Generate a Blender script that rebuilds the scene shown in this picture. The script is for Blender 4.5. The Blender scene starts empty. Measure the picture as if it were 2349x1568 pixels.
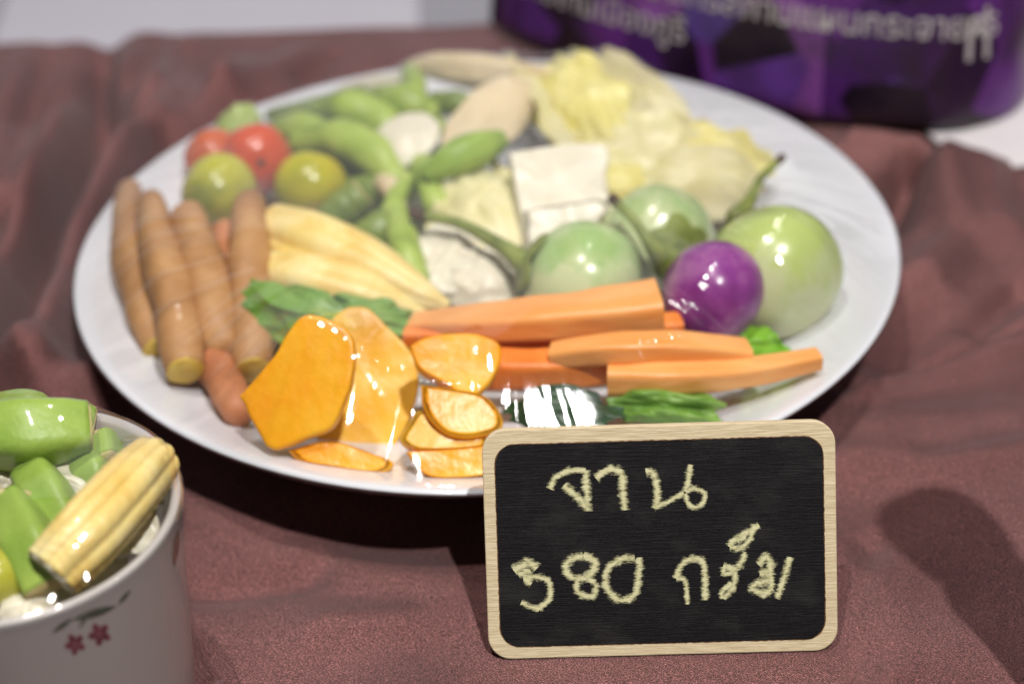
import bpy, bmesh, math, random
import numpy as np
from mathutils import Vector, Matrix, noise
from mathutils.bvhtree import BVHTree

random.seed(7); np.random.seed(7)
S = 0.01                      # everything below is written in centimetres
scene = bpy.context.scene
col = scene.collection

# ------------------------------------------------------------------ camera
PW, PH = 2349.0, 1568.0
LENS = 60.0
FPX = LENS / 36.0 * PW
PITCH, ROLL = math.radians(34.298), math.radians(-2.375)
CAM = Vector((0.744, -50.913, 32.77))
FWD = Vector((0, math.cos(PITCH), -math.sin(PITCH)))
UP0 = Vector((0, math.sin(PITCH), math.cos(PITCH)))
RIGHT = Vector((1, 0, 0)) * math.cos(ROLL) + UP0 * math.sin(ROLL)
UP = Vector((-1, 0, 0)) * math.sin(ROLL) + UP0 * math.cos(ROLL)
cam_data = bpy.data.cameras.new('camera')
cam = bpy.data.objects.new('camera', cam_data)
col.objects.link(cam)
m3 = Matrix((RIGHT, UP, -FWD)).transposed()
cam.matrix_world = Matrix.Translation(CAM * S) @ m3.to_4x4()
cam_data.lens = LENS
cam_data.sensor_width = 36.0
cam_data.clip_start = 0.01
cam_data.clip_end = 50
cam_data.dof.use_dof = True
cam_data.dof.focus_distance = 0.447
cam_data.dof.aperture_fstop = 6.2
cam_data.dof.aperture_blades = 0
scene.camera = cam

def P(x, y, z):
    """world point (cm) at height z seen at photo position x, y"""
    d = FWD + RIGHT * ((x - PW / 2) / FPX) - UP * ((y - PH / 2) / FPX)
    return CAM + d * ((z - CAM.z) / d.z)

# ------------------------------------------------------------------ world and lamps
world = bpy.data.worlds.new('World'); scene.world = world; world.use_nodes = True
bg = world.node_tree.nodes['Background']
bg.inputs['Color'].default_value = (0.95, 0.93, 1.0, 1)
bg.inputs['Strength'].default_value = 0.06

def lamp(name, loc, target, power, size, color):
    ld = bpy.data.lights.new(name, 'AREA'); ld.shape = 'DISK'; ld.size = size * S
    ld.energy = power; ld.color = color
    o = bpy.data.objects.new(name, ld); col.objects.link(o)
    o.location = Vector(loc) * S
    o.rotation_euler = (Vector(target) - Vector(loc)).to_track_quat('-Z', 'Y').to_euler()
    return o
lamp('ceiling_lamp_front', (38, -85, 175), (0, -6, 0), 32, 3.6, (1.0, 0.965, 0.92))
lamp('ceiling_lamp_overhead', (-20, -18, 170), (0, -4, 0), 12, 3.6, (1.0, 0.965, 0.91))
lamp('ceiling_lamp_back', (25, 38, 170), (0, 0, 0), 2.4, 8, (1.0, 0.97, 0.96))

scene.view_settings.view_transform = 'Standard'
scene.view_settings.look = 'None'
scene.view_settings.exposure = 0.15
scene.view_settings.gamma = 1.0
scene.cycles.max_bounces = 10
scene.cycles.transparent_max_bounces = 16
scene.cycles.caustics_reflective = False
scene.cycles.sample_clamp_indirect = 4.0

# ------------------------------------------------------------------ materials
def lin(r, g, b):
    f = lambda c: (c / 255 / 12.92) if c / 255 <= 0.04045 else ((c / 255 + 0.055) / 1.055) ** 2.4
    return (f(r), f(g), f(b), 1)

class M:
    """a small node builder"""
    def __init__(s, name):
        s.m = bpy.data.materials.new(name); s.m.use_nodes = True
        s.t = s.m.node_tree; s.n = s.t.nodes; s.l = s.t.links
        s.p = s.n['Principled BSDF']; s.out = s.n['Material Output']
        s.tc = s.n.new('ShaderNodeTexCoord')
    def add(s, kind, **kw):
        nd = s.n.new(kind)
        for k, v in kw.items():
            if k.startswith('i_'):
                nd.inputs[k[2:].replace('_', ' ')].default_value = v
            else:
                setattr(nd, k, v)
        return nd
    def coords(s, scale=(1, 1, 1), rot=(0, 0, 0), src='Object'):
        mp = s.add('ShaderNodeMapping'); mp.inputs['Scale'].default_value = scale
        mp.inputs['Rotation'].default_value = rot
        s.l.new(s.tc.outputs[src], mp.inputs['Vector']); return mp.outputs['Vector']
    def noise(s, scale, detail=4, vec=None, rough=0.55, dist=0.0):
        nd = s.add('ShaderNodeTexNoise'); nd.inputs['Scale'].default_value = scale
        nd.inputs['Detail'].default_value = detail; nd.inputs['Roughness'].default_value = rough
        nd.inputs['Distortion'].default_value = dist
        s.l.new(vec if vec is not None else s.tc.outputs['Object'], nd.inputs['Vector']); return nd.outputs['Fac']
    def ramp(s, fac, stops):
        r = s.add('ShaderNodeValToRGB'); e = r.color_ramp.elements
        while len(e) < len(stops): e.new(0.5)
        for el, (p, c) in zip(e, stops): el.position = p; el.color = c
        s.l.new(fac, r.inputs['Fac']); return r.outputs['Color']
    def mix(s, fac, a, b, mode='MIX'):
        nd = s.add('ShaderNodeMix', data_type='RGBA', blend_type=mode)
        for sock, v in ((nd.inputs[0], fac), (nd.inputs[6], a), (nd.inputs[7], b)):
            if hasattr(v, 'is_output'): s.l.new(v, sock)
            else: sock.default_value = v
        return nd.outputs[2]
    def math(s, op, a, b=0.5, clamp=False):
        nd = s.add('ShaderNodeMath', operation=op, use_clamp=clamp)
        for i, v in enumerate((a, b)):
            if hasattr(v, 'is_output'): s.l.new(v, nd.inputs[i])
            else: nd.inputs[i].default_value = v
        return nd.outputs[0]
    def sep(s, vec):
        nd = s.add('ShaderNodeSeparateXYZ'); s.l.new(vec, nd.inputs[0]); return nd.outputs
    def bump(s, h, strength, dist=0.001, to=None):
        b = s.add('ShaderNodeBump'); b.inputs['Strength'].default_value = strength
        b.inputs['Distance'].default_value = dist
        s.l.new(h, b.inputs['Height'])
        s.l.new(b.outputs['Normal'], (to or s.p).inputs['Normal'])
        return b
    def base(s, c):
        if hasattr(c, 'is_output'): s.l.new(c, s.p.inputs['Base Color'])
        else: s.p.inputs['Base Color'].default_value = c
    def set(s, **kw):
        for k, v in kw.items(): s.p.inputs[k.replace('_', ' ')].default_value = v
        return s

def organic(name, stops, scale=120, rough=0.35, bumps=(300, 0.15), sss=0.12, sssr=(1, .6, .3), stretch=(1, 1, 1), detail=5, coat=0.0):
    m = M(name)
    v = m.coords(stretch)
    n = m.noise(scale, detail, v)
    m.base(m.ramp(n, stops))
    m.set(Roughness=rough)
    m.p.inputs['Specular IOR Level'].default_value = 0.4
    if sss:
        m.p.inputs['Subsurface Weight'].default_value = sss
        m.p.inputs['Subsurface Radius'].default_value = sssr
        m.p.inputs['Subsurface Scale'].default_value = 0.003
    if coat: m.p.inputs['Coat Weight'].default_value = coat
    m.bump(m.noise(bumps[0], 4, v), bumps[1])
    return m.m

MAT = {}
MAT['carrot'] = organic('carrot_flesh', [(0.3, lin(234, 152, 76)), (0.7, lin(244, 186, 118))], 90, 0.35, (500, 0.2), stretch=(.25, 1, 1))
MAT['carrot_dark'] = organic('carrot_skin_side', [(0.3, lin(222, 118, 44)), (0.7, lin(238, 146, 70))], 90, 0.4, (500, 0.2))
MAT['pumpkin'] = organic('pumpkin_flesh', [(0.25, lin(232, 140, 10)), (0.5, lin(240, 168, 24)), (0.75, lin(242, 186, 52))], 55, 0.32, (350, 0.25), sssr=(1, .6, .1), stretch=(1, 1, .6))
MAT['pumpkin_pale'] = organic('pumpkin_pale_flesh', [(0.25, lin(222, 156, 26)), (0.5, lin(232, 178, 52)), (0.75, lin(238, 194, 84))], 50, 0.32, (350, 0.2), sssr=(1, .6, .1))
MAT['rind'] = organic('pumpkin_rind', [(0.3, lin(110, 120, 30)), (0.7, lin(190, 170, 50))], 120, 0.4)
MAT['root'] = organic('fingerroot_skin', [(0.3, lin(150, 106, 64)), (0.55, lin(180, 134, 88)), (0.75, lin(194, 152, 104))], 60, 0.55, (260, 0.35), sss=.05, stretch=(1, 1, .35))
MAT['root_red'] = organic('fingerroot_reddish_skin', [(0.3, lin(158, 98, 64)), (0.55, lin(190, 124, 84)), (0.75, lin(200, 140, 104))], 60, 0.55, (260, 0.35), sss=.05)
MAT['root_cut'] = organic('fingerroot_cut_end', [(0.3, lin(196, 160, 60)), (0.7, lin(220, 190, 90))], 200, 0.45)
MAT['tomato_red'] = organic('tomato_red_skin', [(0.3, lin(190, 76, 42)), (0.6, lin(206, 88, 54)), (0.8, lin(212, 108, 60))], 35, 0.25, (400, 0.05), coat=.2)
MAT['tomato_orange'] = organic('tomato_orange_skin', [(0.3, lin(200, 90, 40)), (0.7, lin(216, 114, 60))], 35, 0.25, (400, 0.05), coat=.2)
MAT['tomato_green'] = organic('tomato_green_skin', [(0.32, lin(84, 106, 34)), (0.46, lin(174, 172, 56)), (0.7, lin(206, 200, 110))], 34, 0.25, (400, 0.05), coat=.2)
MAT['tomato_yellow'] = organic('tomato_yellow_skin', [(0.3, lin(132, 138, 14)), (0.5, lin(186, 178, 20)), (0.72, lin(194, 152, 24))], 30, 0.25, (400, 0.05), coat=.2)
MAT['bean'] = organic('green_bean_skin', [(0.25, lin(112, 134, 50)), (0.5, lin(158, 180, 80)), (0.75, lin(182, 198, 108))], 60, 0.35, (400, 0.2))
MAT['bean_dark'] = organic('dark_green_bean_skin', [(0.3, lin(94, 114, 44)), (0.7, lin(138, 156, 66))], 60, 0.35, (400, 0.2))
MAT['bean_cut'] = organic('bean_cut_end', [(0.3, lin(186, 170, 110)), (0.7, lin(214, 196, 146))], 260, 0.5)
MAT['okra'] = organic('okra_skin', [(0.25, lin(118, 152, 56)), (0.6, lin(158, 184, 84)), (0.8, lin(176, 198, 104))], 50, 0.4, (500, 0.25))
MAT['cabbage'] = organic('cabbage_leaf', [(0.25, lin(204, 196, 130)), (0.5, lin(222, 214, 164)), (0.75, lin(234, 228, 194))], 45, 0.4, (120, 0.5), sssr=(1, .9, .5), sss=.2)
MAT['cabbage_yellow'] = organic('cabbage_yellow_leaf', [(0.25, lin(206, 194, 110)), (0.5, lin(224, 214, 140)), (0.75, lin(232, 224, 168))], 45, 0.4, (120, 0.5), sssr=(1, .9, .4), sss=.2)
MAT['rib'] = organic('cabbage_white_rib', [(0.25, lin(208, 198, 170)), (0.6, lin(226, 220, 202)), (0.8, lin(234, 230, 216))], 40, 0.35, (160, 0.25), sss=.2, stretch=(.3, 1, 1))
MAT['beige'] = organic('beige_shoot_flesh', [(0.25, lin(206, 186, 146)), (0.6, lin(224, 206, 172)), (0.8, lin(232, 218, 190))], 35, 0.4, (160, 0.2), sss=.2)
MAT['stem'] = organic('eggplant_stem', [(0.3, lin(96, 108, 46)), (0.6, lin(138, 150, 74)), (0.8, lin(156, 164, 92))], 120, 0.5, (400, 0.3))
MAT['stem_tip'] = organic('dry_stem_tip', [(0.3, lin(60, 44, 34)), (0.7, lin(100, 76, 54))], 160, 0.7)
MAT['purple'] = organic('purple_eggplant_skin', [(0.28, lin(88, 26, 92)), (0.48, lin(134, 58, 134)), (0.66, lin(172, 116, 160))], 60, 0.3, (400, 0.04), sss=.05, coat=.3)
MAT['leaf'] = organic('green_leaf', [(0.25, lin(66, 104, 34)), (0.5, lin(112, 152, 64)), (0.78, lin(158, 186, 104))], 60, 0.4, (160, 0.6))
MAT['leaf_dark'] = organic('dark_green_leaf', [(0.25, lin(20, 40, 24)), (0.5, lin(38, 66, 40)), (0.78, lin(66, 104, 60))], 60, 0.35, (160, 0.6))
MAT['lettuce'] = organic('lettuce_leaf', [(0.25, lin(76, 130, 20)), (0.5, lin(112, 168, 36)), (0.78, lin(160, 200, 80))], 60, 0.4, (160, 0.5))

def eggplant_mat(name, g, pale):
    m = M(name)
    n = m.noise(40, 5, m.coords((1, 1, 1)))
    st = m.noise(150, 5, m.coords((1, 1, .12)))
    z = m.sep(m.coords((1, 1, 1)))[2]
    zz = m.math('ADD', m.math('MULTIPLY', z, 15.0), m.math('MULTIPLY', n, 0.75))
    zz = m.math('ADD', zz, m.math('MULTIPLY', st, 0.55))
    c = m.ramp(m.math('MULTIPLY', zz, .8), [(0.5, pale), (0.85, lin(198, 206, 158)), (1.0, g)])
    m.base(c); m.set(Roughness=0.25); m.p.inputs['Coat Weight'].default_value = .2
    m.p.inputs['Subsurface Weight'].default_value = .12
    m.p.inputs['Subsurface Scale'].default_value = .003
    return m.m
MAT['egg_green'] = eggplant_mat('green_eggplant_skin', lin(160, 188, 122), lin(176, 192, 140))
MAT['egg_pale'] = eggplant_mat('pale_eggplant_skin', lin(180, 196, 116), lin(214, 206, 172))

def corn_mat():
    m = M('baby_corn_kernels')
    n = m.noise(70, 4, m.coords((1, 1, 1)))
    m.base(m.ramp(n, [(0.25, lin(222, 184, 92)), (0.5, lin(236, 212, 136)), (0.75, lin(242, 226, 170))]))
    m.set(Roughness=.4); m.p.inputs['Subsurface Weight'].default_value = .2; m.p.inputs['Subsurface Scale'].default_value = .003
    m.bump(m.noise(420, 3), .3)
    return m.m
MAT['corn'] = corn_mat()

def satin():
    m = M('burgundy_satin')
    v = m.coords((1, 1, 1))
    big = m.noise(18, 4, v)
    # twill threads: fine diagonal ribs
    w = m.add('ShaderNodeTexWave', wave_type='BANDS', bands_direction='X')
    w.inputs['Scale'].default_value = 620; w.inputs['Distortion'].default_value = 1.2
    w.inputs['Detail'].default_value = 2; w.inputs['Detail Scale'].default_value = 2.0
    m.l.new(m.coords((1, 1, 1), (0, 0, math.radians(58))), w.inputs['Vector'])
    fine = m.noise(2100, 3, m.coords((1, 1.7, 1), (0, 0, math.radians(58))), .7)
    c = m.ramp(big, [(0.3, lin(116, 76, 75)), (0.7, lin(142, 98, 97))])
    painted_glitter = m.ramp(fine, [(0.36, (0.2, 0.18, 0.18, 1)), (0.52, (.75, .73, .73, 1)), (0.66, (2.3, 2.1, 2.05, 1))])  # thread glitter painted into the colour as bright and dark specks
    c = m.mix(0.9, c, painted_glitter, 'MULTIPLY')
    m.base(c)
    m.set(Roughness=0.43, Metallic=0.62)
    m.p.inputs['Sheen Weight'].default_value = 0.1
    h = m.math('ADD', m.math('MULTIPLY', w.outputs['Fac'], .4), m.math('MULTIPLY', fine, 1.4))
    m.bump(h, 0.6, 0.0004)
    return m.m
MAT['satin'] = satin()

def china(name, c, rough=.12):
    m = M(name); n = m.noise(20, 3)
    m.base(m.ramp(n, [(.3, c), (.7, tuple(min(1, x * 1.03) for x in c[:3]) + (1,))]))
    m.set(Roughness=rough); m.p.inputs['Coat Weight'].default_value = .3
    return m.m
MAT['plate'] = china('white_china', (.74, .75, .80, 1))
MAT['cup'] = china('ivory_china', (.56, .52, .50, 1), .2)
MAT['petal'] = organic('printed_petal', [(.3, lin(120, 50, 60)), (.7, lin(160, 100, 110))], 200, .25, sss=0)
MAT['sprig'] = organic('printed_sprig', [(.3, lin(60, 84, 70)), (.7, lin(110, 120, 104))], 200, .25, sss=0)
MAT['mark'] = organic('printed_brown_mark', [(.3, lin(120, 86, 56)), (.7, lin(140, 106, 76))], 200, .25, sss=0)

def wood():
    m = M('pale_plywood')
    v = m.coords((16, 160, 160))
    n = m.noise(9, 8, v, .7)
    n2 = m.noise(40, 6, m.coords((3, 60, 30)))
    c = m.ramp(n, [(.25, lin(182, 162, 126)), (.5, lin(210, 194, 160)), (.75, lin(226, 212, 182))])
    c = m.mix(.35, c, m.ramp(n2, [(.35, lin(150, 120, 80)), (.65, lin(230, 214, 180))]))
    m.base(c); m.set(Roughness=.65); m.bump(n2, .35, .0005)
    return m.m
MAT['wood'] = wood()
def chalkblack():
    m = M('black_chalkboard_paint')
    v = m.coords((40, 900, 900)); n = m.noise(3.0, 6, v, .7)
    dust = m.noise(60, 5, m.coords((1, 1.6, 1)))
    c = m.ramp(n, [(.3, lin(9, 8, 11)), (.62, lin(20, 18, 21)), (.85, lin(48, 44, 44))])
    c = m.mix(m.math('MULTIPLY', m.ramp(dust, [(.5, (0, 0, 0, 1)), (.85, (1, 1, 1, 1))]), .12), c, lin(120, 120, 110))
    m.base(c); m.set(Roughness=.55); m.p.inputs['Specular IOR Level'].default_value = .2
    m.bump(n, .6, .0004)
    return m.m
MAT['black'] = chalkblack()
MAT['burn'] = organic('scorched_edge', [(.3, lin(70, 44, 24)), (.7, lin(120, 84, 50))], 300, .8, sss=0)

def chalk():
    m = M('pale_yellow_chalk')
    uv = m.sep(m.coords((1, 1, 1), src='UV'))
    # across the stroke: 1 in the middle, 0 at the edge
    edge = m.math('SUBTRACT', 1.0, m.math('ABSOLUTE', m.math('SUBTRACT', m.math('MULTIPLY', uv[1], 2.0), 1.0)))
    g = m.noise(1.0, 5, m.coords((900, 4200, 4200)), .7)
    lump = m.noise(1.0, 4, m.coords((420, 900, 900)), .6)
    a = m.math('ADD', m.math('MULTIPLY', edge, 0.62), m.math('MULTIPLY', g, 1.1))
    a = m.math('ADD', a, m.math('MULTIPLY', lump, .8))
    a = m.math('MULTIPLY', a, .5)
    al = m.ramp(a, [(.56, (0, 0, 0, 1)), (.64, (.45, .45, .45, 1)), (.74, (1, 1, 1, 1))])
    c = m.ramp(lump, [(.3, lin(196, 192, 144)), (.7, lin(214, 210, 170))])
    m.base(c); m.set(Roughness=.95); m.p.inputs['Specular IOR Level'].default_value = .05
    m.l.new(al, m.p.inputs['Alpha'])
    return m.m
MAT['chalk'] = chalk()

def film():
    m = M('clear_cling_film')
    m.n.remove(m.p)
    gl = m.add('ShaderNodeBsdfGlossy'); gl.inputs['Roughness'].default_value = .045
    gl.inputs['Color'].default_value = (1, 1, 1, 1)
    tr = m.add('ShaderNodeBsdfTransparent'); tr.inputs['Color'].default_value = (.985, .985, .985, 1)
    fr = m.add('ShaderNodeFresnel'); fr.inputs['IOR'].default_value = 1.5
    k = m.math('MINIMUM', m.math('MULTIPLY', fr.outputs[0], 1.15, True), .26)
    mx = m.add('ShaderNodeMixShader')
    m.l.new(k, mx.inputs[0]); m.l.new(tr.outputs[0], mx.inputs[1]); m.l.new(gl.outputs[0], mx.inputs[2])
    b = m.add('ShaderNodeBump'); b.inputs['Strength'].default_value = .07; b.inputs['Distance'].default_value = .0012
    m.l.new(m.noise(75, 4, m.coords((1, 1, .6))), b.inputs['Height'])
    m.l.new(b.outputs[0], gl.inputs['Normal'])
    m.l.new(mx.outputs[0], m.out.inputs['Surface'])
    return m.m
MAT['film'] = film()

def printed():
    m = M('purple_crystal_print')
    v = m.coords((1, 1, 1), src='UV')
    wn = m.noise(3, 3, v)
    def vor(scale, rnd=1.0):
        nd = m.add('ShaderNodeTexVoronoi', feature='F1', distance='EUCLIDEAN'); nd.inputs['Scale'].default_value = scale
        nd.inputs['Randomness'].default_value = rnd
        m.l.new(v, nd.inputs['Vector']); return nd
    a = vor(2.2); b = vor(4.6)
    r = m.sep(a.outputs['Color']); r2 = m.sep(b.outputs['Color'])
    c = m.ramp(r[0], [(.0, lin(16, 8, 18)), (.35, lin(36, 14, 44)), (.6, lin(104, 50, 146)), (.8, lin(80, 40, 84)), (1, lin(158, 92, 184))])
    c2 = m.ramp(r2[1], [(.0, lin(14, 8, 16)), (.5, lin(48, 14, 66)), (.8, lin(96, 42, 122)), (1, lin(76, 74, 150))])
    c = m.mix(m.ramp(r2[0], [(.4, (0, 0, 0, 1)), (.6, (1, 1, 1, 1))]), c, c2)
    c = m.mix(m.ramp(wn, [(.45, (0, 0, 0, 1)), (.7, (1, 1, 1, 1))]), c, lin(46, 34, 44))
    m.base(c); m.set(Roughness=.3)
    return m.m
MAT['print'] = printed()
MAT['ink'] = organic('printed_grey_ink', [(.3, lin(160, 150, 154)), (.7, lin(182, 174, 176))], 100, .5, sss=0)
MAT['paper'] = organic('white_paper', [(.3, lin(196, 190, 194)), (.7, lin(206, 200, 204))], 30, .6, (300, .05), sss=0)
MAT['wall_white'] = organic('white_wall_paint', [(.3, lin(176, 173, 184)), (.7, lin(184, 181, 190))], 4, .7, (200, .05), sss=0)
MAT['wall_grey'] = organic('grey_wall_paint', [(.3, lin(196, 196, 206)), (.7, lin(206, 204, 214))], 4, .7, (200, .05), sss=0)
MAT['bottle'] = organic('shadow_bottle_glass', [(.3, lin(36, 20, 14)), (.7, lin(48, 28, 18))], 40, .1, (200, .02), sss=0)

# ------------------------------------------------------------------ mesh helpers
def tag(o, label=None, cat=None, group=None, kind=None):
    if label: o['label'] = label
    if cat: o['category'] = cat
    if group: o['group'] = group
    if kind: o['kind'] = kind
    return o

ORIGIN = {}
def thing(name, base, label, cat, group=None):
    e = bpy.data.objects.new(name, None); col.objects.link(e)
    e.empty_display_size = .01
    e.location = Vector(base) * S; ORIGIN[e] = Vector(base)
    return tag(e, label, cat, group)

def mk(name, verts, faces, mat, parent=None, smooth=True, uvs=None):
    """verts in world cm; the origin goes to the foot of the mesh (or to the parent's origin)"""
    vs = [Vector(v) for v in verts]
    if parent is not None: o0 = ORIGIN[parent]
    else:
        o0 = sum(vs, Vector()) / len(vs); o0.z = min(v.z for v in vs)
    me = bpy.data.meshes.new(name)
    me.from_pydata([tuple((v - o0) * S) for v in vs], [], faces)
    me.materials.append(MAT[mat] if isinstance(mat, str) else mat)
    if smooth: me.polygons.foreach_set('use_smooth', [True] * len(me.polygons))
    if uvs is not None:
        ul = me.uv_layers.new(name='UVMap')
        for lp in me.loops: ul.data[lp.index].uv = uvs[lp.vertex_index]
    me.update()
    o = bpy.data.objects.new(name, me); col.objects.link(o)
    if parent is not None: o.parent = parent
    else: o.location = o0 * S
    ORIGIN[o] = o0
    return o

def spline(ctrl, n):
    """Catmull-Rom through control rows (any width)"""
    c = np.array(ctrl, float)
    c = np.vstack([2 * c[0] - c[1], c, 2 * c[-1] - c[-2]])
    out = []
    k = len(c) - 3
    for i in range(n):
        t = i / (n - 1) * k; j = min(int(t), k - 1); t -= j
        p0, p1, p2, p3 = c[j:j + 4]
        out.append(.5 * (2 * p1 + (p2 - p0) * t + (2 * p0 - 5 * p1 + 4 * p2 - p3) * t * t + (3 * p1 - p0 - 3 * p2 + p3) * t ** 3))
    return np.array(out)

def px_path(ctrl):
    return [(*P(x, y, z), r) for x, y, z, r in ctrl]

def tube(ctrl, n=24, seg=18, prof=None, round_ends=(True, True), wob=0.05, flat=1.0, seed=0, twist=0.0):
    """ctrl rows x, y, z, r in cm -> verts, faces.  prof(angle, t) scales the radius"""
    if round_ends[0] or round_ends[1]:
        pass
    pts = spline(ctrl, n)
    vs, fs = [], []
    up = Vector((0, 0, 1)); rings = []
    P3 = [Vector(p[:3]) for p in pts]
    L = sum((P3[i + 1] - P3[i]).length for i in range(n - 1))
    stations = []
    for i in range(n):
        tan = (P3[min(i + 1, n - 1)] - P3[max(i - 1, 0)]).normalized()
        stations.append((P3[i], tan, max(pts[i][3], .01), i / (n - 1)))
    full = []
    if round_ends[0]:
        p, t, r, _ = stations[0]
        for a in (0.12, .35, .6, .82): full.append((p - t * r * .8 * math.cos(a * math.pi / 2), t, r * math.sin(a * math.pi / 2), 0))
    full += stations
    if round_ends[1]:
        p, t, r, _ = stations[-1]
        for a in (.82, .6, .35, .12): full.append((p + t * r * .8 * math.cos(a * math.pi / 2), t, r * math.sin(a * math.pi / 2), 1))
    for p, t, r, tt in full:
        side = t.cross(up)
        if side.length < 1e-3: side = Vector((1, 0, 0))
        side.normalize(); u2 = side.cross(t).normalized()
        for k in range(seg):
            a = 2 * math.pi * k / seg + twist * tt
            rr = r * (prof(a, tt) if prof else 1)
            q = p + side * (math.cos(a) * rr) + u2 * (math.sin(a) * rr * flat)
            if wob: q = q + (q - p) * (noise.noise(q * .9 + Vector((seed * 7.1, 0, 0))) * wob * 2)
            vs.append(q)
    m = len(full)
    for i in range(m - 1):
        for k in range(seg):
            fs.append((i * seg + k, i * seg + (k + 1) % seg, (i + 1) * seg + (k + 1) % seg, (i + 1) * seg + k))
    vs.append(sum(vs[:seg], Vector()) / seg); c0 = len(vs) - 1
    vs.append(sum(vs[(m - 1) * seg:m * seg], Vector()) / seg); c1 = len(vs) - 1
    for k in range(seg):
        fs.append((c0, (k + 1) % seg, k))
        fs.append((c1, (m - 1) * seg + k, (m - 1) * seg + (k + 1) % seg))
    return vs, fs

def ball(c, rad, axis=(0, 0, 1), seg=36, rings=24, lobes=0, lobe_amp=.03, dent=.12, wob=.03, seed=0):
    """a fruit: rad = (across, along axis); dented at both poles"""
    ax = Vector(axis).normalized(); q = Vector((0, 0, 1)).rotation_difference(ax)
    vs, fs = [], []
    for i in range(rings + 1):
        th = math.pi * i / rings
        for k in range(seg):
            ph = 2 * math.pi * k / seg
            r = math.sin(th); z = math.cos(th)
            z -= dent * math.exp(-(r / .35) ** 2) * (1 if z > 0 else -.5)
            r *= 1 + lobe_amp * math.cos(lobes * ph) * r if lobes else 1
            v = Vector((r * math.cos(ph) * rad[0], r * math.sin(ph) * rad[0], z * rad[1]))
            v *= 1 + wob * noise.noise(v * .7 + Vector((seed * 3.3, 1, 2)))
            vs.append(Vector(c) + q @ v)
    for i in range(rings):
        for k in range(seg):
            fs.append((i * seg + k, (i + 1) * seg + k, (i + 1) * seg + (k + 1) % seg, i * seg + (k + 1) % seg))
    return vs, fs

def sheet(c, u, v, nr=14, nt=48, bulge=0.3, crumple=.15, freq=.9, ruffle=.12, seed=0, square=0.0, curl=0.0):
    """a leaf-like disc spanned by the half axes u and v (world cm), domed, crumpled, ruffled at the edge"""
    c, u, v = Vector(c), Vector(u), Vector(v)
    n = u.cross(v).normalized()
    if n.z < 0: n = -n
    sc = (u.length + v.length) / 2
    vs, fs = [c + n * bulge], []
    off = Vector((seed * 5.7, seed * 1.3, 0))
    for i in range(1, nr + 1):
        rho = i / nr
        for k in range(nt):
            a = 2 * math.pi * k / nt
            ca, sa = math.cos(a), math.sin(a)
            if square:
                s = 1 / max(abs(ca), abs(sa)); e = 1 + (s - 1) * square
            else: e = 1
            e *= 1 + ruffle * noise.noise(Vector((ca * 2.2, sa * 2.2, seed * 3.1)) * 1.7)
            x, y = ca * e * rho, sa * e * rho
            h = bulge * (1 - rho * rho) + curl * (x * x)
            w = Vector((x, y, 0)) * sc
            h += crumple * (noise.noise(w * freq + off) + .5 * noise.noise(w * freq * 2.3 + off)) * (.4 + .6 * rho)
            h += ruffle * .8 * sc * rho ** 3 * noise.noise(Vector((ca * 3.3, sa * 3.3, seed + 9.)))
            vs.append(c + u * x + v * y + n * h)
    for k in range(nt):
        fs.append((0, 1 + k, 1 + (k + 1) % nt))
    for i in range(nr - 1):
        for k in range(nt):
            a, b = 1 + i * nt + k, 1 + i * nt + (k + 1) % nt
            fs.append((a, a + nt, b + nt, b))
    return vs, fs

def solidify(o, t, sub=1):
    md = o.modifiers.new('thickness', 'SOLIDIFY'); md.thickness = t * S; md.offset = -1
    if sub:
        sd = o.modifiers.new('smooth', 'SUBSURF'); sd.levels = sub; sd.render_levels = sub
    return o

def slab(name, outline, z, nrm, thick, mat, parent=None, bev=.07, wob=.03, zc=None):
    """a cut slice: outline (photo points) laid on the plane through the first centre at height z with normal nrm"""
    nrm = Vector(nrm).normalized()
    cx = sum(p[0] for p in outline) / len(outline); cy = sum(p[1] for p in outline) / len(outline)
    c = P(cx, cy, z)
    pts = []
    for x, y in outline:
        d = FWD + RIGHT * ((x - PW / 2) / FPX) - UP * ((y - PH / 2) / FPX)
        pts.append(CAM + d * ((c - CAM).dot(nrm) / d.dot(nrm)))
    pts = [Vector(p) for p in spline(pts + [pts[0]], 72)[:-1]]
    c = sum(pts, Vector()) / len(pts)
    R = sum((p - c).length for p in pts) / len(pts); k = bev / R
    rows = [(.2, 0), (.4, 0), (.6, 0), (.8, 0), (.92, 0), (1 - k, 0), (1 - k * .35, -bev * .25), (1, -bev), (1.0, -thick * .5), (1 - .02, -thick + bev), (1 - k, -thick), (.5, -thick)]
    vs, fs, n = [c], [], len(pts)
    for f, dz in rows:
        for p in pts:
            q = c + (p - c) * f
            h = wob * (noise.noise(q * .7 + Vector((cx * .01, 0, 0))) + .35 * noise.noise(q * 2.6)) if dz > -thick * .6 else 0
            side = 1 + .02 * noise.noise(p * 3.1 + Vector((0, 0, dz * 2))) if f > .95 else 1
            vs.append(c + (q - c) * side + nrm * (dz + h))
    vs.append(c - nrm * thick); last = len(vs) - 1
    fs += [(0, 1 + a, 1 + (a + 1) % n) for a in range(n)]
    for r_ in range(len(rows) - 1):
        for a in range(n):
            b0_, b1_ = 1 + r_ * n + a, 1 + r_ * n + (a + 1) % n
            fs.append((b0_, b0_ + n, b1_ + n, b1_))
    o_ = 1 + (len(rows) - 1) * n
    fs += [(last, o_ + (a + 1) % n, o_ + a) for a in range(n)]
    return mk(name, vs, fs, mat, parent)

FOOD = []      # everything under the plate's film
CUPFOOD = []   # everything under the cup's film

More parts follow.
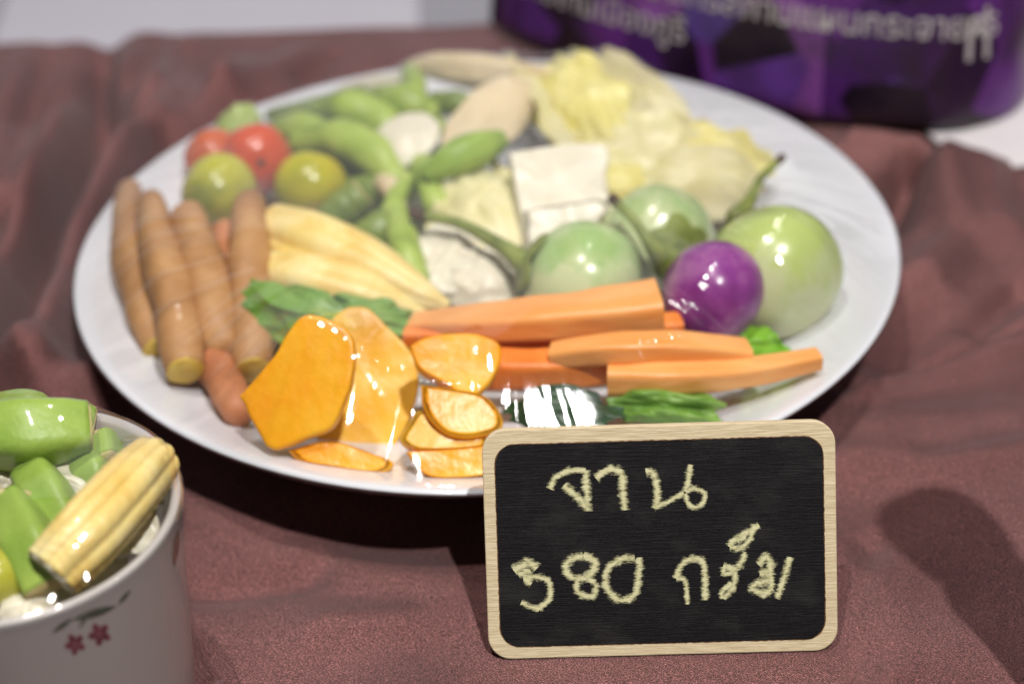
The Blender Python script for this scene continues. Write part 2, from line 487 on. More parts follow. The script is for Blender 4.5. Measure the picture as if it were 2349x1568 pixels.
# ------------------------------------------------------------------ the setting: table cloth and walls
PLATE_Z = 2.6
def seg_dist(x, y, pl):
    best = None
    for (ax, ay), (bx, by) in zip(pl[:-1], pl[1:]):
        dx, dy = bx - ax, by - ay
        t = np.clip(((x - ax) * dx + (y - ay) * dy) / (dx * dx + dy * dy), 0, 1)
        d = np.hypot(x - ax - t * dx, y - ay - t * dy)
        best = d if best is None else np.minimum(best, d)
    return best
FOLDS = [  # photo polyline, height (cm), half width (cm)
    ([(330, 90), (150, 330), (40, 640), (-60, 900)], 1.3, 1.1),
    ([(240, 100), (215, 330), (70, 620), (10, 860)], -2.2, 0.75),
    ([(440, 110), (340, 330), (190, 620), (110, 900)], 1.6, 1.0),
    ([(700, 130), (420, 330)], .7, 1.1),
    ([(430, 130), (400, 230), (300, 360)], -.9, .6),
    ([(60, 130), (-20, 500)], 1.0, .9),
    ([(110, 110), (20, 330)], -.9, .6),
    ([(560, 150), (520, 250)], .7, .8),
    ([(760, 130), (700, 190)], -.5, .7),
    ([(250, 900), (150, 960), (0, 900)], .9, .9),
    ([(2150, 390), (2200, 540), (2130, 640)], .9, 1.0),
    ([(2250, 400), (2300, 520)], .6, 1.1),
    ([(2090, 380), (2050, 420), (2030, 490)], -1.6, .7),
    ([(1960, 340), (2100, 350)], .6, .6),
    ([(2200, 560), (2060, 800)], -.35, 1.2),
    ([(1960, 890), (2160, 810), (2349, 735)], -.8, .35),
    ([(1990, 910), (2349, 780)], .45, .6),
    ([(2349, 640), (2250, 720)], -.5, .6),
    ([(2050, 1000), (2300, 960)], .3, 1.2),
    ([(1950, 1060), (2150, 1090), (2349, 1060)], .3, .8),
    ([(700, 1250), (1050, 1330)], .22, .9),
    ([(450, 1330), (700, 1290)], -.3, .7),
    ([(750, 1430), (1080, 1400)], .25, .9),
    ([(1960, 1330), (2030, 1560)], .3, .7),
    ([(2000, 1250), (1950, 1400)], -.25, .5),
]
FW = [([tuple(P(x, y, 0)[:2]) for x, y in pl], a, w) for pl, a, w in FOLDS]
def cloth_height(x, y):
    h = np.zeros_like(x)
    for pl, a, w in FW:
        h += 1.45 * a * np.exp(-(seg_dist(x, y, pl) / w) ** 2)
    # broad slack
    for kx, ky, ph, a in ((.21, .13, .4, .22), (-.12, .31, 1.9, .16), (.43, -.22, 4.1, .14), (.35, .62, 2.2, .15), (.95, .5, .7, .07), (-.5, 1.05, 3.0, .09)):
        h += a * np.sin(kx * x + ky * y + ph)
    h *= np.clip((24.5 - y) / 9.0, .18, 1)
    # pressed flat under the plate, the cup and the board
    r = np.hypot(x, y); k = np.clip((r - 9.5) / 3.5, 0, 1); k = k * k * (3 - 2 * k)
    h *= k
    lim = np.clip((r - 9.5) * .45, 0.0, 3.0); h = np.minimum(h, lim)
    rc = np.hypot(x + 11.36, y + 19.28); k = np.clip((rc - 3.6) / 2.0, 0, 1); h *= k * k * (3 - 2 * k)
    db = np.hypot(np.maximum(np.abs(x - 4.45) - 4.6, 0), np.maximum(np.abs(y + 17.0) - 1.6, 0))
    k = np.clip(db / 2.2, 0, 1); h *= k * k * (3 - 2 * k)
    return h
def build_cloth():
    xs = np.linspace(-34, 40, 300); ys = np.linspace(-34, 23.5, 250)
    X, Y = np.meshgrid(xs, ys)
    Z = cloth_height(X, Y)
    # the back edge of the table: the cloth rolls over and hangs
    wav = .45 * np.sin(X * .33 + .6) + .3 * np.sin(X * .81)
    vs = [(x, y, z) for x, y, z in zip(X.ravel(), Y.ravel(), Z.ravel())]
    nx = len(xs); ny = len(ys)
    fs = [(j * nx + i, j * nx + i + 1, (j + 1) * nx + i + 1, (j + 1) * nx + i) for j in range(ny - 1) for i in range(nx - 1)]
    prev = (ny - 1) * nx
    for s in range(1, 9):
        a = s / 8 * math.pi / 2
        for i, x in enumerate(xs):
            yy = ys[-1] + 1.2 * math.sin(a) + wav[-1][i] * math.sin(a) * .5
            zz = Z[-1][i] - 1.2 * (1 - math.cos(a)) - (s == 8) * 18
            vs.append((x, yy, zz))
        cur = prev + nx if s == 1 else prev + nx
        for i in range(nx - 1): fs.append((prev + i, prev + i + 1, cur + i + 1, cur + i))
        prev = cur
    o = mk('tablecloth', vs, fs, 'satin')
    tag(o, 'burgundy satin tablecloth with soft folds spread under the plate', 'tablecloth')
build_cloth()

def box(x0, x1, y0, y1, z0, z1):
    vs = [(x, y, z) for z in (z0, z1) for y in (y0, y1) for x in (x0, x1)]
    fs = [(0, 2, 3, 1), (4, 5, 7, 6), (0, 1, 5, 4), (2, 6, 7, 3), (0, 4, 6, 2), (1, 3, 7, 5)]
    return vs, fs
o = mk('wall', *box(-90, 90, 92, 96, -84, 90), 'wall_grey', smooth=False); o['kind'] = 'structure'
o = mk('floor', *box(-120, 120, -60, 92, -86, -84), 'wall_grey', smooth=False); o['kind'] = 'structure'
# ------------------------------------------------------------------ white table standing behind this one
a0, a1, b0, b1 = P(6, 160, -9), P(-30, -60, -9), P(985, 160, -9), P(945, -60, -9)
wt = thing('white_table', ((a0.x + b0.x) / 2, 45, -84), 'plain white table standing behind the satin covered one', 'table')
top = [(a0.x, 27.5), (b0.x, 27.5), (b1.x - .8, 78), (a1.x, 78)]
mk('tabletop', [(x, y, -9) for x, y in top] + [(x, y, -11) for x, y in top], [(0, 1, 2, 3), (7, 6, 5, 4), (0, 4, 5, 1), (1, 5, 6, 2), (2, 6, 7, 3), (3, 7, 4, 0)], 'wall_white', wt, smooth=False)
for x, y in top:
    sx = 1.5 if x < -15 else -1.5; sy = 1.5 if y < 50 else -1.5
    mk('leg', *box(x + sx - 1, x + sx + 1, y + sy - 1, y + sy + 1, -84, -11), 'wall_white', wt, smooth=False)

# ------------------------------------------------------------------ purple printed box behind the plate
def build_printed_box():
    corner = [(0.3, 22.5), (4, 18.3), (8.5, 14.6), (13, 11.9), (17, 10.5), (19.6, 10.4), (21.8, 11.6), (23.4, 14.4), (24.2, 18), (24.5, 24)]
    cc = spline(corner, 60)
    seglen = np.r_[0, np.cumsum(np.hypot(*np.diff(cc, axis=0).T))]
    H = 17.0
    def surf(s, t, off=0.0):
        x = np.interp(s, seglen, cc[:, 0]); y = np.interp(s, seglen, cc[:, 1])
        x1 = np.interp(min(s + .3, seglen[-1]), seglen, cc[:, 0]) - np.interp(max(s - .3, 0), seglen, cc[:, 0])
        y1 = np.interp(min(s + .3, seglen[-1]), seglen, cc[:, 1]) - np.interp(max(s - .3, 0), seglen, cc[:, 1])
        l = math.hypot(x1, y1); nx, ny = y1 / l, -x1 / l
        lean = .16 * t
        return Vector((x + nx * (off - lean), y + ny * (off - lean), .35 + t))
    th = thing('printed_box', (12, 17, .3), 'box with rounded corner printed in purple crystals and grey lettering', 'box')
    ts = [0, .12, .3, .6] + list(np.linspace(1, H, 24))
    ss = np.linspace(0, seglen[-1], 70)
    vs, fs, uv = [], [], []
    for t in ts:
        for s in ss:
            inset = -.25 * (1 - min(1, t / .5)) ** 2
            vs.append(surf(s, t, inset)); uv.append((s / 12, t / 12))
    n = len(ss)
    fs = [(j * n + i, j * n + i + 1, (j + 1) * n + i + 1, (j + 1) * n + i) for j in range(len(ts) - 1) for i in range(n - 1)]
    # back and lid close the body
    b0 = len(vs)
    for j in (0, len(ts) - 1):
        for q in ((24.5, 30, 0), (8, 30, 0)):
            vs.append(Vector((q[0], q[1], vs[j * n].z))); uv.append((0, 0))
    top = (len(ts) - 1) * n
    fs.append(tuple(range(top, top + n)) + (b0 + 2, b0 + 3))
    fs.append((n - 1, b0, b0 + 2, top + n - 1)); fs.append((b0, b0 + 1, b0 + 3, b0 + 2)); fs.append((b0 + 1, 0, top, b0 + 3))
    mk('printed_panel', vs, fs, 'print', th, uvs=uv)
    def text(body, s0, t0, size, slope=0.0):
        cu = bpy.data.curves.new('lettering', 'FONT'); cu.body = body; cu.size = size; cu.resolution_u = 3
        cu.offset = size * .012
        to = bpy.data.objects.new('lettering', cu); col.objects.link(to)
        dg = bpy.context.evaluated_depsgraph_get()
        me = to.evaluated_get(dg).to_mesh()
        tv = [v.co.copy() for v in me.vertices]; tf = [tuple(p.vertices) for p in me.polygons]
        bpy.data.objects.remove(to)
        vs = [surf(min(max(s0 + v.x, 0), seglen[-1]), t0 + v.y + slope * v.x, .04) for v in tv]
        if vs: mk('lettering', vs, tf, 'ink', th, smooth=False)
    text('ขยายงานเมืองภูริ', -.2 + 1.2, 2.2, 1.5)
    text('อาหารสภานแผนกระจายกร', 9.0, 3.8, 1.5)
    text('ที่', 23.0, 2.9, 2.4)
    text('จานผักสดเมืองเก่า', 14.6, 6.2, 1.5)
    return th
build_printed_box()
v_, f_ = sheet((24, 13.5, .22), (6.5, 1.2, 0), (-1.2, 5.5, 0), 10, 40, bulge=.25, crumple=.15, freq=.2, ruffle=.03, square=.8)
o = solidify(mk('paper_sheet', v_, f_, 'paper'), .05, 0)
tag(o, 'plain white paper sheet lying under the purple printed box', 'paper')

# ------------------------------------------------------------------ plate
def lathe(prof, seg=128, c=(0, 0, 0)):
    vs, fs = [], []
    for r, z in prof:
        for k in range(seg):
            a = 2 * math.pi * k / seg
            vs.append((c[0] + r * math.cos(a), c[1] + r * math.sin(a), c[2] + z))
    for i in range(len(prof) - 1):
        for k in range(seg):
            fs.append((i * seg + k, i * seg + (k + 1) % seg, (i + 1) * seg + (k + 1) % seg, (i + 1) * seg + k))
    return vs, fs
prof = spline([(.02, .62), (5, .62), (8.6, .68), (10.3, 1.0), (12.0, 1.72), (13.2, 2.32), (13.75, 2.56), (13.97, 2.6), (14.05, 2.5),
               (13.8, 2.3), (12.3, 1.45), (10.5, .62), (9.4, .25), (9.0, .02), (8.6, .02), (8.4, .3), (5, .34), (.02, .34)], 110)
o = mk('serving_plate', *lathe(prof), 'plate')
tag(o, 'large round white china plate heaped with raw vegetables', 'plate')

# ------------------------------------------------------------------ vegetables on the plate
def food(o, lst=FOOD):
    lst.append(o); return o

def add_tube(name, ctrl, mat, label, cat, group=None, cut=None, cutmat=None, lst=FOOD, fat=1.0, **kw):
    c = [(x, y, z, r * fat) for x, y, z, r in px_path(ctrl)]
    ends = (True, True)
    if cut is not None:
        ends = tuple(not (k in cut) for k in (0, 1))
    base = Vector(c[len(c) // 2][:3]); base.z = min(q[2] - q[3] for q in c)
    if cut is None:
        o = mk(name, *tube(c, round_ends=ends, **kw), mat)
        tag(o, label, cat, group); return food(o, lst)
    th = thing(name, base, label, cat, group)
    body = food(mk('body', *tube(c, round_ends=ends, **kw), mat, th), lst)
    pts = spline(c, 24)
    for k in cut:
        p = Vector(pts[0][:3]) if k == 0 else Vector(pts[-1][:3])
        q = Vector(pts[1][:3]) if k == 0 else Vector(pts[-2][:3])
        d = (p - q).normalized(); r = pts[0][3] if k == 0 else pts[-1][3]
        a = p - d * .06; b = p + d * .05
        food(mk('cut_end', *tube([(*a, r * .93), (*b, r * .9)], n=3, seg=kw.get('seg', 18), round_ends=(False, False), wob=.04,
                                  flat=kw.get('flat', 1), prof=kw.get('prof')), cutmat or 'bean_cut', th), lst)
    return th

# fingerroots leaning on the left rim
G = 'fingerroots leaning on the plate rim'
knob = lambda a, t: 1 + .05 * math.sin(t * 17) + .04 * math.cos(3 * a + t * 5)
add_tube('fingerroot', [(298, 440, 3.0, .42), (298, 560, 3.0, .62), (325, 680, 2.6, .62), (365, 800, 2.0, .5)], 'root',
         'outermost brown fingerroot along the white plate rim', 'fingerroot', G, cut=(1,), cutmat='root_cut', prof=knob, fat=1.12, seed=1)
add_tube('fingerroot', [(345, 465, 3.7, .45), (370, 580, 3.7, .66), (405, 720, 3.3, .66), (425, 850, 2.6, .58)], 'root',
         'long brown fingerroot with yellow cut end towards the rim', 'fingerroot', G, cut=(1,), cutmat='root_cut', prof=knob, fat=1.12, seed=2)
add_tube('fingerroot', [(432, 500, 3.7, .55), (455, 580, 3.6, .72), (485, 690, 3.2, .7), (510, 790, 2.6, .6)], 'root',
         'thick brown fingerroot in front of the green tomato', 'fingerroot', G, prof=knob, fat=1.12, seed=3)
add_tube('fingerroot', [(572, 470, 4.0, .5), (572, 560, 3.9, .62), (575, 680, 3.2, .66), (582, 850, 2.2, .6)], 'root',
         'upright brown fingerroot beside the baby corn', 'fingerroot', G, cut=(1,), cutmat='root_cut', prof=knob, fat=1.12, seed=4)
add_tube('fingerroot', [(515, 530, 2.6, .4), (520, 620, 2.5, .5), (520, 720, 2.3, .5)], 'root_red',
         'pinkish fingerroot deep between two brown ones', 'fingerroot', G, prof=knob, fat=1.12, seed=5)
add_tube('fingerroot', [(465, 770, 2.2, .45), (500, 850, 2.1, .55), (545, 940, 2.2, .5)], 'root_red',
         'reddish brown fingerroot slanting under the pumpkin slice', 'fingerroot', G, prof=knob, fat=1.12, seed=6)
o = food(mk('root_node', *ball(P(492, 735, 2.9), (.52, .5), (0, -.3, 1), 24, 16, seed=3), 'root'))  # small node of the fingerroots that lifts the film to a peak
tag(o, 'small round brown knob beside the dark green leaf', 'root')

# tomatoes
def tomato(px, z, r, mat, label, axis, seed):
    c = P(*px, z)
    th = thing('tomato', (c.x, c.y, c.z - r), label, 'tomato', 'small tomatoes on the plate')
    food(mk('fruit', *ball(c, (r, r * .95), axis, 32, 22, lobes=5, lobe_amp=.02, dent=.06, seed=seed), mat, th))
    ax = Vector(axis).normalized()
    food(mk('stem_scar', *ball(c + ax * r * .88, (.16, .07), axis, 14, 8, seed=seed), 'stem_tip', th))
tomato((590, 362), 3.1, 1.3, 'tomato_red', 'red ripe tomato touching the green beans', (.2, -.75, .25), 1)
tomato((490, 360), 2.9, 1.12, 'tomato_orange', 'orange red tomato half hidden behind the red one', (-.5, .4, .6), 2)
tomato((503, 440), 3.0, 1.42, 'tomato_green', 'green and pale tomato behind the fingerroots', (-.8, .2, .5), 3)
tomato((712, 425), 2.8, 1.34, 'tomato_yellow', 'yellow green tomato above the baby corn', (.3, .5, .8), 4)
v_, f_ = sheet(P(545, 285, 3.1), (.9, .2, .2), (-.1, .6, .5), 8, 30, .12, .2, 1.5, .3, 4)
o = food(solidify(mk('leaf_sprig', v_, f_, 'bean'), .05)); tag(o, 'small green leaf tip above the orange red tomato', 'leaf')

# green beans
G = 'cut green beans heaped on the plate'
beans = [
    ([(690, 330, 3.0, .42), (770, 320, 3.3, .6), (850, 350, 3.2, .6), (905, 410, 2.8, .45)], 'bean', 'curved light green bean arching behind the yellow tomato', None),
    ([(735, 255, 3.0, .35), (810, 255, 3.4, .62), (880, 285, 3.2, .55), (900, 320, 2.9, .4)], 'bean', 'plump pale green bean below the film highlight', None),
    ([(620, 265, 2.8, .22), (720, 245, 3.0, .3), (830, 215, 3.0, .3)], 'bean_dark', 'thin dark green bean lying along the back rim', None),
    ([(870, 225, 3.3, .4), (930, 235, 3.7, .55), (985, 260, 3.3, .4)], 'bean', 'short green bean near the beige shoot slice', None),
    ([(940, 165, 3.6, .3), (950, 200, 3.8, .42), (945, 240, 3.6, .35)], 'bean', 'upright pale bean tip against the beige shoot', None),
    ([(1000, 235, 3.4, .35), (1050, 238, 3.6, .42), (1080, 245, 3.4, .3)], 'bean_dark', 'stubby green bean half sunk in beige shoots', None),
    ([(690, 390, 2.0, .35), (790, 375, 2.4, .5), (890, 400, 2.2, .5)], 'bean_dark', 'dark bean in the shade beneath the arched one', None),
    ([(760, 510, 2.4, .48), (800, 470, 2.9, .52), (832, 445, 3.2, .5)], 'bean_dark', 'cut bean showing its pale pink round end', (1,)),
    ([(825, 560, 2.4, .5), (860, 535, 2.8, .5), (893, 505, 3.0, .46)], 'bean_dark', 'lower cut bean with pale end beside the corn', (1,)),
    ([(905, 470, 3.0, .28), (925, 560, 3.0, .45), (950, 640, 2.5, .45)], 'bean', 'bright green bean running down to the corn tip', None),
    ([(930, 410, 3.1, .25), (905, 460, 3.2, .28), (890, 500, 3.0, .25)], 'bean', 'thin split green bean beside the okra tip', None),
    ([(860, 585, 1.9, .4), (930, 610, 2.1, .45), (975, 650, 1.8, .4)], 'bean', 'light green bean wedged between corn and cauliflower', None),
    ([(880, 420, 2.9, .3), (905, 440, 3.1, .33), (915, 470, 2.9, .28)], 'beige', 'pale cut bean core among the green beans', None),
]
beans += [
    ([(640, 300, 2.9, .4), (700, 300, 3.2, .55), (760, 330, 3.0, .5)], 'bean', 'green bean touching the red tomato', None),
    ([(850, 260, 2.6, .4), (930, 290, 2.9, .5), (1000, 290, 2.7, .4)], 'bean', 'green bean lying under the short back bean', None),
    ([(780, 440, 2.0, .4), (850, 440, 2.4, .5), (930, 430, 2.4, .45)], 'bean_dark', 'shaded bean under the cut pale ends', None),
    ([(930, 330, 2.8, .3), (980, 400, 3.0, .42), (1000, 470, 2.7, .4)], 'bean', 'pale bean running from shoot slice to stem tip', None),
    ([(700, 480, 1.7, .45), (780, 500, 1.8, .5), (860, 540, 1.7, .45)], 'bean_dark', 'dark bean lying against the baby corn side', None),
]
for i, (c, m_, lab, cut) in enumerate(beans):
    add_tube('green_bean', c, m_, lab, 'bean', G, cut=cut, fat=1.25, seed=10 + i, prof=lambda a, t: 1 + .022 * math.sin(t * 19), wob=.07)
ridge = lambda a, t: 1 + .07 * math.cos(5 * a)
add_tube('okra_pod', [(985, 395, 3.6, .42), (1040, 365, 4.0, .62), (1100, 340, 4.1, .66), (1140, 325, 4.0, .45)], 'okra',
         'light green okra pod resting on the white cabbage', 'okra', prof=ridge, seed=31)

# beige shoot slices at the back
def add_sheet(name, c, u, v, mat, label, cat, t=.25, lst=FOOD, group=None, grow=1.0, **kw):
    cc = P(*c); uu = (P(*u) - cc) * grow; vv = (P(*v) - cc) * grow
    o = mk(name, *sheet(cc, uu, vv, **kw), mat)
    solidify(o, t, 1); tag(o, label, cat, group); return food(o, lst)
G = 'pale shoot slices at the back of the plate'
add_sheet('shoot_slice', (1120, 170, 4.0), (1290, 190, 4.2), (1110, 130, 4.6), 'beige', 'broad smooth beige shoot slice at the back rim', 'shoot', .35, group=G, grow=1.15, bulge=.35, crumple=.12, ruffle=.06, seed=1)
add_sheet('shoot_slice', (1120, 280, 3.9), (1200, 190, 4.4), (1180, 310, 3.5), 'beige', 'long beige shoot slice slanting down towards the okra', 'shoot', .3, group=G, bulge=.4, crumple=.12, ruffle=.06, seed=2)
add_sheet('shoot_slice', (930, 330, 3.4), (1010, 300, 3.8), (940, 380, 3.0), 'rib', 'small creamy shoot slice above the cut bean ends', 'shoot', .3, group=G, bulge=.3, crumple=.1, ruffle=.06, seed=3)
add_sheet('shoot_slice', (860, 195, 3.2), (960, 175, 3.7), (850, 175, 3.5), 'rib', 'thin whitish shoot slice lying along the back rim', 'shoot', .2, group=G, bulge=.2, crumple=.1, ruffle=.06, seed=4)
# Chinese cabbage
G = 'Chinese cabbage pieces'
cab = [
    ((1330, 250, 3.9), (1430, 300, 3.8), (1350, 160, 4.6), 'cabbage_yellow', 'ruffled yellow cabbage heart piece at the back', dict(bulge=.7, crumple=.45, freq=1.1, ruffle=.3, seed=1)),
    ((1440, 210, 3.4), (1560, 270, 3.3), (1450, 150, 4.0), 'cabbage', 'pale crinkled cabbage leaf along the back rim', dict(bulge=.6, crumple=.4, freq=1.0, ruffle=.25, seed=2)),
    ((1460, 340, 3.3), (1590, 330, 3.3), (1450, 260, 3.9), 'cabbage', 'crinkled cream cabbage leaf behind the white rib', dict(bulge=.6, crumple=.4, freq=1.0, ruffle=.25, seed=3)),
    ((1620, 350, 2.9), (1740, 370, 2.7), (1610, 290, 3.4), 'cabbage_yellow', 'curly yellow green cabbage leaf nearest the bare plate', dict(bulge=.7, crumple=.5, freq=1.2, ruffle=.35, seed=4)),
    ((1600, 420, 2.6), (1730, 420, 2.4), (1600, 350, 3.3), 'cabbage', 'smooth cream cabbage leaf folded under the curly one', dict(bulge=.9, crumple=.25, freq=.7, ruffle=.15, seed=5)),
    ((1240, 260, 3.7), (1300, 360, 3.5), (1200, 200, 4.3), 'cabbage', 'cream cabbage leaf edge beside the beige shoots', dict(bulge=.5, crumple=.35, freq=1.0, ruffle=.2, seed=6)),
    ((1460, 430, 2.6), (1560, 420, 2.4), (1450, 370, 3.2), 'cabbage_yellow', 'yellow cabbage leaf tucked between rib and eggplant', dict(bulge=.5, crumple=.35, freq=1.0, ruffle=.2, seed=7)),
    ((1100, 490, 2.9), (1200, 480, 3.2), (1110, 400, 3.4), 'cabbage', 'crinkled cream cabbage leaf left of the white rib', dict(bulge=.5, crumple=.4, freq=1.2, ruffle=.25, seed=8)),
    ((1040, 590, 2.6), (1130, 590, 2.5), (1040, 520, 3.0), 'rib', 'ragged white cabbage piece under the long stem', dict(bulge=.4, crumple=.35, freq=1.5, ruffle=.3, seed=9)),
    ((1110, 650, 2.2), (1185, 650, 2.1), (1110, 590, 2.7), 'rib', 'small white cabbage knob beside the corn tip', dict(bulge=.6, crumple=.3, freq=1.5, ruffle=.2, seed=10)),
    ((1180, 440, 2.8), (1240, 520, 2.6), (1150, 380, 3.1), 'cabbage', 'narrow cream leaf strip pressed against the white rib', dict(bulge=.4, crumple=.3, freq=1.2, ruffle=.2, seed=11)),
    ((1330, 560, 2.4), (1420, 560, 2.2), (1330, 500, 2.8), 'cabbage', 'cream cabbage leaf below the white rib block', dict(bulge=.5, crumple=.3, freq=1.0, ruffle=.2, seed=12)),
]
for c, u, v, m_, lab, kw in cab:
    add_sheet('cabbage_piece', c, u, v, m_, lab, 'cabbage', .16, group=G, grow=1.25, **kw)
o = food(slab('cabbage_rib', [(1168, 350), (1240, 335), (1385, 327), (1392, 400), (1390, 470), (1300, 520), (1215, 560), (1195, 500), (1180, 420)], 4.1,
         (.05, -.55, .8), .7, 'rib', bev=.12, wob=.12))
tag(o, 'thick square white cabbage rib in the middle of the heap', 'cabbage', G)
o = food(slab('cabbage_rib', [(1200, 480), (1390, 455), (1370, 520), (1260, 575), (1210, 570)], 3.4, (.05, -.6, .75), .5, 'rib', bev=.12, wob=.12))
tag(o, 'second white cabbage rib lying under the square one', 'cabbage', G)

# eggplants
def calyx(c, ax, r, size, mat, th, n=5, seed=0):
    ax = Vector(ax).normalized(); q = Vector((0, 0, 1)).rotation_difference(ax)
    vs, fs = [c + ax * (r * .97 + .12)], []
    nt, nr = 40, 6
    for i in range(1, nr + 1):
        for k in range(nt):
            a = 2 * math.pi * k / nt
            e = size * (i / nr) * (.62 + .38 * abs(math.cos(n * a / 2 + seed)) ** .8)
            th_ = e / r
            d = Vector((math.sin(th_) * math.cos(a), math.sin(th_) * math.sin(a), math.cos(th_)))
            vs.append(c + q @ d * (r + .08 + .05 * noise.noise(Vector((a, i, seed)))))
    for k in range(nt): fs.append((0, 1 + k, 1 + (k + 1) % nt))
    for i in range(nr - 1):
        for k in range(nt):
            a, b = 1 + i * nt + k, 1 + i * nt + (k + 1) % nt
            fs.append((a, a + nt, b + nt, b))
    o = mk('calyx', vs, fs, mat, th); solidify(o, .07, 1); food(o)
def eggplant(px, z, r, axis, mat, label, stem=None, calyx_size=1.0, seed=0, squash=.92, stemr=.17):
    c = P(*px, z)
    th = thing('eggplant', (c.x, c.y, c.z - r), label, 'eggplant', 'small round eggplants on the plate')
    food(mk('fruit', *ball(c, (r, r * squash), axis, 44, 30, lobes=6, lobe_amp=.012, dent=.06, wob=.04, seed=seed), mat, th))
    if calyx_size: calyx(c, axis, r * .97, calyx_size, 'stem', th, seed=seed)
    if stem:
        pts = px_path(stem)
        st = mk('stem', *tube(pts, n=22, seg=12, round_ends=(True, False), wob=.08, seed=seed), 'stem', th); food(st)
        e = pts[-1]; b = Vector(spline(pts, 20)[-2][:3]); d = (Vector(e[:3]) - b).normalized()
        tipo = mk('stem_tip', *tube([(*(Vector(e[:3]) - d * .1), e[3] * 1.1), (*(Vector(e[:3]) + d * .25), e[3] * 1.2)], n=4, seg=10), 'stem_tip', th); food(tipo)
    return th
eggplant((1335, 655), 2.7, 2.15, (-.9, .25, .3), 'egg_green', 'green eggplant whose long stem reaches over the cabbage',
         [(1215, 610, 3.3, .5), (1150, 565, 3.6, .27), (1060, 515, 3.8, .2), (965, 492, 3.9, .19)], 1.5, 1)
eggplant((1510, 555), 2.5, 2.0, (.25, -.75, .35), 'egg_green', 'green eggplant half hidden behind the purple one',
         [(1530, 615, 2.8, .45), (1492, 560, 3.9, .23), (1455, 505, 4.5, .17), (1415, 465, 4.7, .16)], 1.2, 2)
eggplant((1775, 628), 2.9, 2.3, (-.45, .85, .22), 'egg_pale', 'large pale green and cream eggplant on the bare plate',
         [(1690, 500, 3.4, .4), (1720, 460, 3.6, .22), (1745, 410, 3.9, .15), (1785, 370, 4.1, .13)], 1.1, 3)
eggplant((1633, 672), 3.3, 1.75, (-.75, .15, .45), 'purple', 'glossy purple eggplant beside the pale green one', None, 0, 4)
eggplant((1410, 555), 2.2, 1.4, (.3, .2, .9), 'egg_pale', 'cream coloured eggplant peeping out between two green ones', None, 0, 5)

# baby corn
def cornprof(rows):
    return lambda a, t: 1 + .13 * abs(math.cos(rows * a / 2)) ** .7 - .07 + .008 * math.sin(t * 90 + 2 * math.sin(a * rows / 2))
add_tube('baby_corn', [(640, 535, 3.3, .85), (720, 565, 3.5, 1.0), (850, 620, 3.3, .85), (960, 675, 2.9, .5), (1020, 700, 2.6, .2)], 'corn',
         'long pale yellow baby corn pointing at the carrots', 'baby corn', 'baby corn on the plate', seed=41, seg=72, n=60, prof=cornprof(7), wob=.02, fat=1.12)
add_tube('baby_corn', [(630, 640, 2.9, .8), (720, 660, 3.1, .95), (850, 690, 2.8, .8), (960, 720, 2.4, .4)], 'corn',
         'baby corn tucked under the dark green leaf', 'baby corn', 'baby corn on the plate', seed=42, seg=72, n=60, prof=cornprof(7), wob=.02, fat=1.12)

# leaves
add_sheet('green_leaf', (650, 720, 3.4), (770, 740, 3.6), (640, 660, 3.9), 'leaf', 'curled bright green leaf between fingerroots and pumpkin', 'leaf', .05, grow=1.3, bulge=.5, crumple=.5, freq=1.1, ruffle=.35, seed=21)
add_sheet('green_leaf', (840, 730, 3.2), (950, 745, 3.1), (840, 690, 3.6), 'leaf', 'dark green leaf behind the pumpkin slices', 'leaf', .05, grow=1.2, bulge=.45, crumple=.45, freq=1.2, ruffle=.35, seed=22)
add_sheet('lettuce_leaf', (1700, 790, 2.0), (1790, 800, 1.9), (1690, 745, 2.5), 'lettuce', 'bright lettuce leaf between purple eggplant and carrots', 'leaf', .05, grow=1.3, bulge=.5, crumple=.4, freq=1.3, ruffle=.4, seed=23)
add_sheet('dark_leaf', (1290, 945, 2.6), (1430, 950, 2.6), (1290, 890, 3.0), 'leaf_dark', 'dark green leaf under the bright film reflection', 'leaf', .05, bulge=.35, crumple=.3, freq=1.1, ruffle=.3, seed=24)
add_sheet('lettuce_leaf', (1520, 935, 2.5), (1660, 940, 2.4), (1510, 890, 2.9), 'leaf', 'curly green leaf just above the chalkboard top', 'leaf', .05, bulge=.4, crumple=.45, freq=1.4, ruffle=.4, seed=25)

# carrots
G = 'cut carrot sticks'
def carrot(ctrl, label, w, h, mat='carrot', seed=0):
    c = px_path(ctrl)
    sq = lambda a, t: 1 / max(abs(math.cos(a)), abs(math.sin(a))) * .95 if True else 1
    k = 6.0
    sq = lambda a, t: (abs(math.cos(a)) ** k + abs(math.sin(a)) ** k) ** (-1 / k)
    c = [(x, y, z, r * w) for x, y, z, r in c]
    vs, fs = tube(c, n=26, seg=40, prof=sq, round_ends=(False, False), wob=.04, flat=h / w, seed=seed)
    o = mk('carrot_stick', vs, fs, mat); 
    md = o.modifiers.new('edge', 'EDGE_SPLIT'); md.split_angle = math.radians(50)
    tag(o, label, 'carrot', G); return food(o)
carrot([(950, 745, 3.0, .6), (1120, 738, 3.6, .9), (1330, 722, 3.9, 1.05), (1512, 700, 4.0, 1.2)], 'broad long carrot stick lying on top of the others', .72, .5, seed=51)
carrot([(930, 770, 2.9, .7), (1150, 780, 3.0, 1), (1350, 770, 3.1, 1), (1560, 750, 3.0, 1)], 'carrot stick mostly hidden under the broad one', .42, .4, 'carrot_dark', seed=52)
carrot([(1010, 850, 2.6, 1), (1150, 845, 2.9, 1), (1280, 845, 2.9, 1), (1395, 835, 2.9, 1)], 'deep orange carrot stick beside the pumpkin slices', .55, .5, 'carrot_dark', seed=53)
carrot([(1268, 815, 3.4, .75), (1400, 800, 3.8, .9), (1560, 800, 3.6, 1), (1710, 815, 3.0, .95)], 'tapering carrot stick with pointed pale tip', .5, .42, seed=54)
